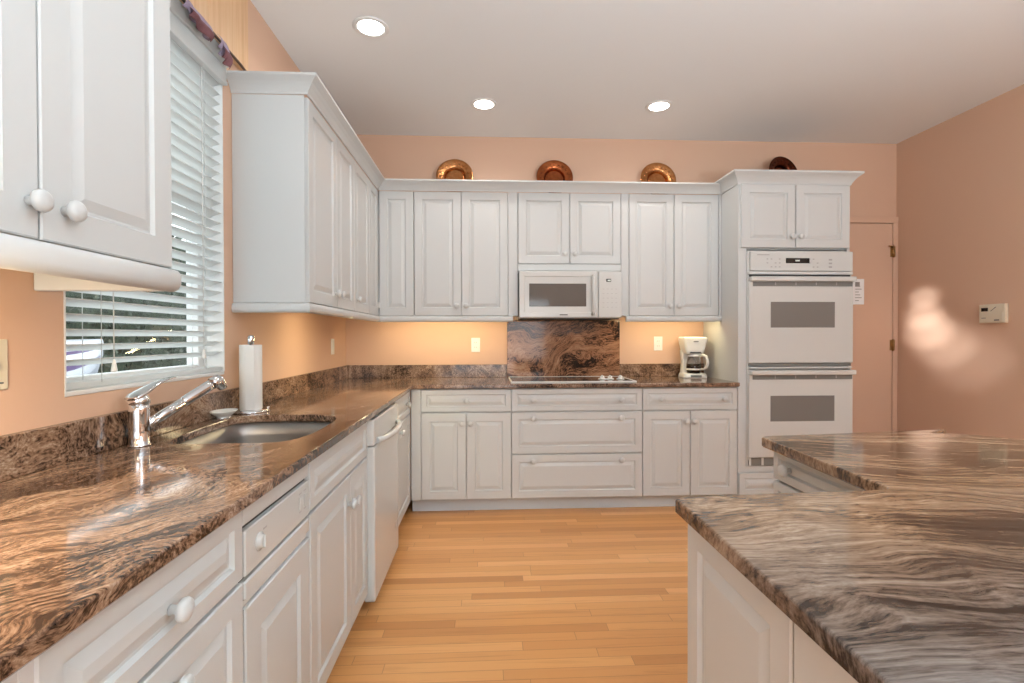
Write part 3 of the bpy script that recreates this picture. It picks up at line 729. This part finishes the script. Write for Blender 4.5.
# faucet
fx, fy = -1.067, 1.612
fa = thing('faucet', 'chrome single-lever pull-out kitchen faucet behind the sink', 'faucet', (fx, fy, CT))
b = MB(); b.lathe([(0.031, 0.0005), (0.031, 0.004), (0.027, 0.008), (0.0275, 0.05), (0.0275, 0.112), (0.0262, 0.128)], seg=28); b.build('body', 'chrome', fa)
tip = Vector((-0.972, 1.890, 1.092)) - Vector((fx, fy, CT)); st = Vector((0.012, 0.022, 0.062))
dv = (tip-st).normalized()
b = MB(); b.tube([st-dv*0.005, st+dv*0.13], [0.0165, 0.0165], 18); b.tube([st+dv*0.131, st+dv*0.14, tip-dv*0.06, tip-dv*0.03], [0.0155, 0.0175, 0.0185, 0.0185], 18); b.build('spout', 'chrome', fa)
b = MB(); b.tube([tip-dv*0.032, tip-dv*0.028, tip+dv*0.0], [0.020, 0.0215, 0.0205], 18)
down = (dv*0.55+Vector((0, 0, -1))).normalized()
b.tube([tip-dv*0.012+Vector((0, 0, 0.006)), tip-dv*0.004, tip+down*0.022, tip+down*0.036], [0.018, 0.021, 0.0185, 0.016], 18)
b.build('spray_head', 'chrome', fa)
b = MB(); b.lathe([(0.0262, 0.128), (0.029, 0.130), (0.029, 0.142), (0.024, 0.152), (0.015, 0.158), (0.003, 0.160)], seg=28)
hd = Vector((0.10, 1.0, 0)).normalized()
lp = [Vector((0, 0, 0.148))-hd*0.034, Vector((0, 0, 0.155))-hd*0.015, Vector((0, 0, 0.168))+hd*0.022, Vector((0, 0, 0.184))+hd*0.065, Vector((0, 0, 0.195))+hd*0.115, Vector((0, 0, 0.198))+hd*0.150]
wd = [0.020, 0.028, 0.025, 0.017, 0.012, 0.009]; th = [0.006, 0.010, 0.009, 0.006, 0.004, 0.003]
vs = []; fs = []; sd = Vector((hd.y, -hd.x, 0))
for p, a, t_ in zip(lp, wd, th):
    for k in range(10): an = 2*PI*k/10; vs.append(p + sd*math.cos(an)*a + Vector((0, 0, 1))*math.sin(an)*t_)
for i in range(len(lp)-1):
    for k in range(10): k2 = (k+1) % 10; fs.append([i*10+k, i*10+k2, (i+1)*10+k2, (i+1)*10+k])
fs += [list(range(10)), list(range(50, 60))]
b.add(vs, fs, True); b.build('lever', 'chrome', fa)

# soap dish
sd_ = thing('soap_dish', 'small white oval soap dish behind the sink beside the paper towels', 'soap dish', (-1.070, 2.12, CT))
b = MB(); b.lathe([(0.020, 0.0005), (0.026, 0.004), (0.030, 0.010), (0.026, 0.012), (0.030, 0.016), (0.046, 0.028), (0.056, 0.038), (0.058, 0.043), (0.055, 0.043), (0.046, 0.034), (0.03, 0.026), (0.003, 0.024)], seg=32)
o = b.build('bowl', 'ceramic', sd_); o.scale = (0.80, 1.15, 0.80)
b = MB(); b.lathe([(0.026, 0.0), (0.029, 0.001), (0.030, 0.009), (0.0262, 0.0125)], seg=32, caps=False); o = b.build('foot_ring', 'chrome', sd_); o.scale = (0.81, 1.16, 0.80)

# paper towel holder and roll
px, py = -1.050, 2.315
ph = thing('paper_towel_holder', 'chrome upright paper towel holder on the counter', 'holder', (px, py, CT))
b = MB(); b.lathe([(0.075, 0.0005), (0.077, 0.004), (0.073, 0.009), (0.02, 0.011), (0.006, 0.0115)], seg=36); b.build('base', 'chrome', ph)
b = MB(); b.lathe([(0.0058, 0.011), (0.0058, 0.300), (0.012, 0.302), (0.0155, 0.312), (0.0155, 0.334), (0.012, 0.340), (0.002, 0.341)], seg=20); b.build('post', 'chrome', ph)
b = MB(); b.tube([(0.062, 0.030, 0.008), (0.062, 0.030, 0.02)], 0.006, 10)
b.build('tension_stub', 'chrome', ph)
b = MB(); b.lathe([(0.021, 0.0), (0.0445, 0.0), (0.046, 0.002), (0.046, 0.284), (0.0445, 0.286), (0.021, 0.286), (0.021, 0.0)], seg=40, caps=False)
b.box(-0.002, 0.036, -0.0467, -0.0447, 0.001, 0.285)
tag(b.build('paper_towel_roll', 'paper', None, (px, py, CT+0.0122)), 'white paper towel roll standing on its chrome holder', 'paper towels')

# ------------------------------------------------------------------ cooktop
ck = thing('cooktop', 'black glass electric cooktop with a thin pale frame set in the back counter', 'cooktop', (0.172, 3.640, CT))
CW, CD = 0.915, 0.455
MB().box(0.006, CW-0.006, 0.006, CD-0.006, 0.0005, 0.0062, 0.001, 1).build('glass_top', 'blackglass', ck)
b = MB(); 
for a in ((0, CW, 0, 0.008), (0, CW, CD-0.008, CD), (0, 0.010, 0.008, CD-0.008), (CW-0.010, CW, 0.008, CD-0.008)): b.box(a[0], a[1], a[2], a[3], 0.0003, 0.0085, 0.001, 1)
b.build('frame', 'plastic', ck)
for cx, cy, r in ((0.17, 0.12, 0.09), (0.17, 0.32, 0.075), (0.45, 0.12, 0.075), (0.45, 0.32, 0.10)):
    b = MB(); b.lathe([(r, 0.0063), (r, 0.0066), (r-0.004, 0.0066), (r-0.004, 0.0063)], (cx, cy, 0), seg=40, caps=False); b.build('burner_ring', 'burner', ck)
for kx in (0.705, 0.765, 0.845):
    b = MB(); b.lathe([(0.030, 0.0064), (0.030, 0.010), (0.022, 0.014), (0.017, 0.016), (0.016, 0.028), (0.013, 0.031), (0.002, 0.0315)], (kx, 0.19, 0), seg=24); b.box(kx-0.005, kx+0.005, 0.172, 0.208, 0.022, 0.036, 0.003, 2); b.build('control_knob', 'plastic', ck)

# ------------------------------------------------------------------ coffee maker
cm = thing('coffee_maker', 'white drip coffee maker with glass carafe on the back counter', 'coffee maker', (1.650, 4.000, CT), math.radians(-4)); cm.scale = (0.86, 0.92, 1.09)
def loft(secs, seg_r=5):
    """stack of rounded rectangles (x0,x1,y0,y1,z,r)"""
    vs, fs = [], []; n = None
    for x0, x1, y0, y1, z, r in secs:
        pts = rrect(x0, x1, y0, y1, r, seg_r); n = len(pts); vs += [(x, y, z) for x, y in pts]
    for i in range(len(secs)-1):
        for k in range(n): k2 = (k+1) % n; fs.append([i*n+k, i*n+k2, (i+1)*n+k2, (i+1)*n+k])
    fs += [list(range(n))[::-1], list(range((len(secs)-1)*n, len(secs)*n))]
    return MB().add(vs, fs)
loft([(-0.108, 0.108, -0.085, 0.10, 0.0005, 0.03), (-0.110, 0.110, -0.090, 0.10, 0.008, 0.035), (-0.104, 0.104, -0.085, 0.10, 0.028, 0.035), (-0.096, 0.096, -0.075, 0.098, 0.034, 0.035)]).build('base', 'plastic', cm)
loft([(-0.092, 0.092, 0.030, 0.098, 0.034, 0.02), (-0.085, 0.085, 0.030, 0.098, 0.10, 0.02), (-0.095, 0.095, 0.030, 0.098, 0.20, 0.02)]).build('water_tank', 'plastic', cm)
hd_ = loft([(-0.078, 0.078, -0.070, 0.098, 0.178, 0.03), (-0.088, 0.088, -0.076, 0.098, 0.198, 0.03), (-0.112, 0.112, -0.085, 0.10, 0.278, 0.03), (-0.114, 0.114, -0.086, 0.10, 0.292, 0.03)]).build('brew_head', 'plastic', cm)
MB().box(-0.022, 0.022, -0.0865, -0.082, 0.262, 0.269).build('badge', 'ink', hd_)
MB().box(-0.050, 0.050, -0.0745, -0.06, 0.181, 0.190).build('filter_slot', 'gap', hd_)
loft([(-0.110, 0.110, -0.082, 0.098, 0.292, 0.03), (-0.100, 0.100, -0.070, 0.095, 0.300, 0.03)]).build('lid', 'plastic', cm)
ca = MB(); ca.lathe([(0.055, 0.036), (0.063, 0.045), (0.066, 0.075), (0.063, 0.105), (0.052, 0.145), (0.048, 0.158)], (0, -0.022, 0), seg=28, caps=False)
ca = ca.build('carafe', 'carafe', cm)
MB().lathe([(0.053, 0.038), (0.0605, 0.046), (0.0635, 0.075), (0.061, 0.102), (0.002, 0.102)], (0, -0.022, 0), seg=28).build('coffee', 'coffee', ca)
b = MB(); b.lathe([(0.050, 0.155), (0.052, 0.160), (0.052, 0.170), (0.035, 0.174), (0.002, 0.175)], (0, -0.022, 0), seg=28)
b.build('carafe_lid', 'plastic', ca)
b = MB(); b.lathe([(0.0665, 0.058), (0.068, 0.060), (0.068, 0.068), (0.0665, 0.070)], (0, -0.022, 0), seg=28, caps=False); b.build('carafe_band', 'plastic', ca)
b = MB(); hp = [(0.040, -0.058, 0.158), (0.060, -0.090, 0.168), (0.082, -0.108, 0.158), (0.094, -0.116, 0.120), (0.086, -0.112, 0.082), (0.066, -0.092, 0.066), (0.050, -0.066, 0.066)]
b.tube(hp, [0.008, 0.011, 0.013, 0.013, 0.012, 0.009, 0.007], 10); b.build('carafe_handle', 'plastic', ca)
b = MB(); b.lathe([(0.062, 0.0342), (0.062, 0.036), (0.002, 0.0362)], (0, -0.022, 0), seg=28); b.build('warming_plate', 'gap', cm)
b = MB(); b.box(-0.05, 0.05, -0.0925, -0.086, 0.006, 0.024, 0.003, 1); b.build('switch_panel', 'slot', cm)

# ------------------------------------------------------------------ plates on top of the cabinets
PROF = [(0.002, 0.004), (0.060, 0.004), (0.078, 0.007), (0.088, 0.020), (0.094, 0.026), (0.135, 0.034), (0.146, 0.037), (0.147, 0.041), (0.145, 0.042), (0.132, 0.038), (0.096, 0.031), (0.086, 0.026), (0.076, 0.012), (0.060, 0.009), (0.002, 0.009)]
def plate(x, y, z, m_, label, tiltd=78, turn=0.0, r=1.0):
    t_ = thing('decorative_plate', label, 'plate', (x, y, z), 0, 'copper plates on top of the cabinets')
    q = Matrix.Rotation(math.radians(turn), 4, 'Z') @ Matrix.Rotation(math.radians(tiltd), 4, 'X')
    def tr(b_): b_.v = [tuple(q @ Vector((vx*r, (vy+0.147)*r, vz*r))) for vx, vy, vz in b_.v]; return b_
    b = MB(); b.lathe([p for p in PROF if p[0] <= 0.08], seg=48); tr(b).build('well', m_, t_)
    b = MB(); b.lathe([(0.078, 0.007), (0.088, 0.020), (0.094, 0.026), (0.135, 0.034), (0.146, 0.037), (0.147, 0.041), (0.145, 0.042), (0.132, 0.038), (0.096, 0.031), (0.086, 0.026), (0.077, 0.013), (0.078, 0.007)], seg=56, caps=False)
    tr(b).build('rim', m_, t_)
    b = MB()
    for k in range(20):
        a = 2*PI*k/20; b.lathe([(0.0085, 0.0), (0.006, 0.0035), (0.001, 0.005)], (0.115*math.cos(a), 0.115*math.sin(a), 0.0345), seg=8)
    tr(b).build('rim_bosses', m_, t_)
    zl = (PZ if x < 1.7 else 2.3515)+0.002-z
    b = MB()
    for sx in (-0.05, 0.05):
        b.tube([(sx, -0.050, zl+0.004), (sx, 0.050, zl+0.004)], 0.004, 8); b.tube([(sx, -0.050, zl+0.004), (sx, -0.050, zl+0.035)], 0.004, 8); b.tube([(sx, 0.050, zl+0.004), (sx*0.6, 0.046, 0.10)], 0.004, 8)
    b.tube([(-0.05, 0.035, zl+0.004), (0.05, 0.035, zl+0.004)], 0.004, 8)
    b.v = [tuple(Matrix.Rotation(math.radians(turn), 3, 'Z') @ Vector(p)) for p in b.v]
    b.build('plate_stand', 'twig', t_)
    return t_
# tops of the carcasses
PZ = UZ1+0.001
plate(-0.253, D-0.075, PZ+0.040, 'copper', 'bright copper plate standing above the cabinet left of the microwave')
plate(0.549, D-0.075, PZ+0.044, 'copper_red', 'dark red copper plate standing above the microwave cabinet')
plate(1.395, D-0.075, PZ+0.036, 'copper', 'bright copper plate standing above the cabinet right of the microwave')
plate(2.395, D-0.15, 2.405, 'copper_dark', 'dark brown plate standing turned on top of the oven tower', 80, 14, 1.0)
plate(XL+0.10, 3.12, PZ+0.01, 'copper_dark', 'small dark plate barely showing on top of the left wall cabinets', 80, 70, 0.8)

# ------------------------------------------------------------------ outlets, switches, keypad
def wall_plate(name, label, cat, loc, rz, w_, h, m_, parts, group=None):
    t_ = thing(name, label, cat, loc, rz, group)
    MB().box(-w_/2, w_/2, -0.006, -0.0004, -h/2, h/2, 0.0025, 2).build('cover_plate', m_, t_)
    for nm, x0, x1, z0, z1, d, mm in parts: MB().box(x0, x1, -0.006-d, -0.005, z0, z1, min(0.0012, d*0.4), 1).build(nm, mm, t_)
    return t_
sock = [('socket', -0.017, 0.017, 0.006, 0.034, 0.002, 'plastic'), ('socket', -0.017, 0.017, -0.034, -0.006, 0.002, 'plastic')]
slots = [('slot', x-0.0015, x+0.0015, z-0.006, z+0.006, 0.0024, 'gap') for x in (-0.007, 0.007) for z in (0.021, -0.019)]
wall_plate('electrical_outlet', 'white wall outlet left of the granite cooktop panel', 'outlet', (-0.092, D, 1.178), 0, 0.072, 0.116, 'plastic', sock+slots, 'wall outlets')
wall_plate('electrical_outlet', 'white wall outlet between the granite panel and the coffee maker', 'outlet', (1.422, D, 1.185), 0, 0.072, 0.116, 'plastic', sock+slots, 'wall outlets')
wall_plate('light_switch', 'white switch plate on the left wall near the back corner', 'switch', (XL, 3.80, 1.175), PI/2, 0.072, 0.116, 'plastic', [('rocker', -0.016, 0.016, -0.033, 0.033, 0.004, 'plastic')])
wall_plate('light_switch', 'ivory switch plate on the left wall at the near left edge', 'switch', (XL, 1.200, 1.184), PI/2, 0.118, 0.118, 'ivory', [('toggle_opening', x-0.006, x+0.006, -0.014, 0.014, 0.001, 'gap') for x in (-0.023, 0.023)] + [('toggle', x-0.004, x+0.004, -0.006, 0.010, 0.011, 'ivory') for x in (-0.023, 0.023)] + [('indicator_bar', 0.022, 0.046, -0.045, -0.041, 0.0012, 'ink')])
kp = thing('alarm_keypad', 'cream alarm keypad with small dark display on the right wall', 'keypad', (XR, 3.315, 1.395), -PI/2)
b = MB(); b.box(-0.090, 0.092, -0.026, -0.0004, -0.064, 0.066, 0.005, 2); b.build('housing', 'ivory', kp)
b = MB(); b.box(-0.080, 0.082, -0.030, -0.026, -0.058, 0.010, 0.002, 1); b.build('flip_cover', 'ivory', kp)
MB().box(-0.072, -0.025, -0.0275, -0.025, 0.018, 0.042).build('display', 'black', kp)
b = MB(); b.add([(-0.010, -0.0268, 0.018), (-0.003, -0.0268, 0.018), (0.034, -0.0268, 0.046), (0.027, -0.0268, 0.046), (-0.010, -0.0262, 0.018), (-0.003, -0.0262, 0.018), (0.034, -0.0262, 0.046), (0.027, -0.0262, 0.046)], [[0, 1, 2, 3], [7, 6, 5, 4], [0, 4, 5, 1], [1, 5, 6, 2], [2, 6, 7, 3], [3, 7, 4, 0]]); b.build('stripe', 'ink', kp)
MB().box(-0.066, -0.036, -0.0308, -0.0299, -0.030, -0.026).build('lettering', 'ink', kp); MB().box(0.022, 0.056, -0.0308, -0.0299, -0.048, -0.040).build('lettering', 'ink', kp)

# ------------------------------------------------------------------ recessed ceiling lights
def can(x, y, label):
    t_ = thing('recessed_light', label, 'ceiling light', (x, y, CH), 0, 'recessed ceiling lights')
    b = MB(); b.lathe([(0.066, -0.0005), (0.092, -0.0005), (0.093, -0.004), (0.088, -0.007), (0.070, -0.006), (0.066, -0.0005)], seg=40, caps=False); b.build('trim_ring', 'frame', t_)
    b = MB(); b.lathe([(0.069, -0.001), (0.068, -0.004), (0.002, -0.0045)], seg=40); b.build('lens', 'lens', t_)
    lamp('can_lamp', 'SPOT', (x, y, CH-0.015), 22, (1.0, 0.95, 0.90), aim=(x, y, 0), spot_size=math.radians(150), spot_blend=0.8, shadow_soft_size=0.06)
can(-0.604, 2.718, 'round recessed ceiling light nearest the left wall, closest to viewer')
can(-0.016, 3.577, 'round recessed ceiling light near the back wall, middle of three')
can(1.220, 3.553, 'round recessed ceiling light near the back wall, right of the other two')

# ------------------------------------------------------------------ island
isl = thing('island_countertop', 'stepped banded granite island countertop at the right', 'countertop', (0, 0, 0))
IX, IX2 = 0.383, 0.905
out = [(IX, -0.6), (1.95, -0.6), (1.95, 1.15)]
out = [(IX, -0.6), (1.90, -0.6), (1.90, 0.9)] + [(1.90-0.02*k-0.0035*k*k, 0.9+0.76*math.sin(k/8*PI/2)) for k in range(1, 9)]
out += [(1.62, 1.718), (1.55, 1.717), (1.248, 1.682), (0.93, 1.646), (0.915, 1.640), (IX2-0.003, 1.625), (IX2-0.025, 1.075), (IX2-0.040, 1.060), (0.78, 1.052), (0.609, 1.047), (0.42, 1.034), (0.395, 1.030), (0.385, 1.020)]
# keep the outline convex-ordered around the far right end
xs_ = []
for p in out:
    if not xs_ or (abs(p[0]-xs_[-1][0])+abs(p[1]-xs_[-1][1])) > 1e-4: xs_.append(p)
o = slab(xs_, [], CT-0.032, CT).build('slab', 'granite_island', isl, weld=True)

ic = thing('island_cabinet', 'white raised-panel island cabinet facing the left counter', 'cabinet', (0.412, 1.038, 0), -PI/2)
# local x runs toward the viewer, local -y faces the left run
MB().box(0.0006, 1.60, DT+0.0005, 0.46, 0.098, 0.8805, 0.001, 1).build('cabinet_body', 'white', ic)
MB().box(0.02, 1.60, 0.075, 0.095, 0.0005, 0.098).build('toe_kick', 'kick', ic)
add_front('side_panel', ic, 0.010, 0.372, 0.10, 0.8785, [], 0.050); add_front('side_panel', ic, 0.372, 0.84, 0.10, 0.8785, [], 0.060)
ic2 = thing('island_drawer_cabinet', 'white island drawer cabinet facing the oven side walkway', 'cabinet', (0.945, 1.635, 0), -PI/2)
W = 0.60
MB().box(0.0006, W, DT, 0.62, 0.098, 0.8805, 0.001, 1).build('cabinet_body', 'white', ic2)
MB().box(0.0, W, 0.075, 0.095, 0.0005, 0.098).build('toe_kick', 'kick', ic2)
for z0, z1, kz in ((0.776, 0.8785, 0.825), (0.416, 0.772, 0.70), (0.10, 0.412, 0.368)): add_front('drawer', ic2, 0, W, z0, z1, [(0.095, kz)], 0.026)

# ------------------------------------------------------------------ outside the window
gz = -0.35
g = MB().box(-16, XL-T-0.3, -6, 22, gz-0.1, gz).build('outdoor_ground', 'ground'); structure(g)
hd0 = thing('hedge', 'dense dark green hedge outside the window', 'hedge', (-8.5, 9.0, gz))
b = MB(); rr = random.Random(3)
b.box(-0.6, 0.45, -9.5, 8.5, 0, 4.2, 0.2, 2); b.build('hedge_core', 'hedge', hd0)
b = MB()
for k in range(5200):
    p = Vector((0.48+rr.uniform(-0.05, 0.30), rr.uniform(-9.4, 8.4), rr.uniform(0.0, 4.3)))
    s_ = rr.uniform(0.05, 0.12); q = Matrix.Rotation(rr.uniform(0, 6.28), 3, 'X') @ Matrix.Rotation(rr.uniform(-0.9, 0.9), 3, 'Z') @ Matrix.Rotation(rr.uniform(-0.9, 0.9), 3, 'Y')
    b.add([p+q @ Vector(c_)*s_ for c_ in ((0, -1, 0), (0.1, 0, 0.5), (0, 1, 0), (0.1, 0, -0.5))], [[0, 1, 2, 3]])
lf = b.build('leaves', 'leaf', hd0); lf['kind'] = 'stuff'
# a parked vehicle with purple stripes
ve = thing('parked_vehicle', 'white vehicle with purple side stripes parked outside the window', 'vehicle', (-6.2, 6.6, gz))
vs, fs = [], []; secs = []
for k in range(13):
    u_ = k/12; y = -2.2+4.0*u_; wv = 0.85*(1-max(0, u_-0.45)**2*2.9); zt_ = 1.42+0.10*u_; zk = 0.62+0.55*max(0, u_-0.4)**2*2
    secs.append([(-wv, y, zt_), (-wv*0.92, y, zk+0.30), (0, y, zk), (wv*0.92, y, zk+0.30), (wv, y, zt_), (wv*0.85, y, zt_+0.05), (-wv*0.85, y, zt_+0.05)])
for s_ in secs: vs += s_
n = 7
for i in range(12):
    for k in range(n): k2 = (k+1) % n; fs.append([i*n+k, i*n+k2, (i+1)*n+k2, (i+1)*n+k])
fs += [list(range(n)), list(range(12*n, 13*n))[::-1]]
MB().add(vs, fs, True).build('hull', 'lilac', ve)
b = MB()
for za, zb_ in ((0.35, 0.62), (0.78, 0.9)):
    vs = []
    for k in range(12):
        s_ = secs[k]; A = Vector(s_[3]); B = Vector(s_[4]); tp = 1-(k/11)**2
        for f_ in (za, za+(zb_-za)*tp+0.02): q = A.lerp(B, f_); vs += [q+Vector((0.012, 0, 0)), q+Vector((0.004, 0, 0))]
    b.add(vs, [[i*4, i*4+2, i*4+6, i*4+4] for i in range(11)] + [[i*4+1, i*4+5, i*4+7, i*4+3] for i in range(11)])
b.build('stripe', 'purple', ve)
b = MB(); b.box(-0.5, 0.5, -1.2, 0.3, 1.52, 1.85, 0.12, 2); b.build('windscreen', 'navy', ve)
for yy in (-1.2, -0.4):
    b = MB(); b.lathe([(0.30, -0.1), (0.33, -0.06), (0.33, 0.06), (0.30, 0.1)], (0.55, yy, 0.331), 'X', 24); b.build('wheel', 'rubber', ve)
b = MB(); b.box(-0.45, 0.45, -1.9, 1.2, 0.50, 0.60, 0.02, 1); b.box(-0.5, 0.5, -0.9, -0.7, 0.33, 0.5, 0.02, 1); b.build('trailer', 'slot', ve)
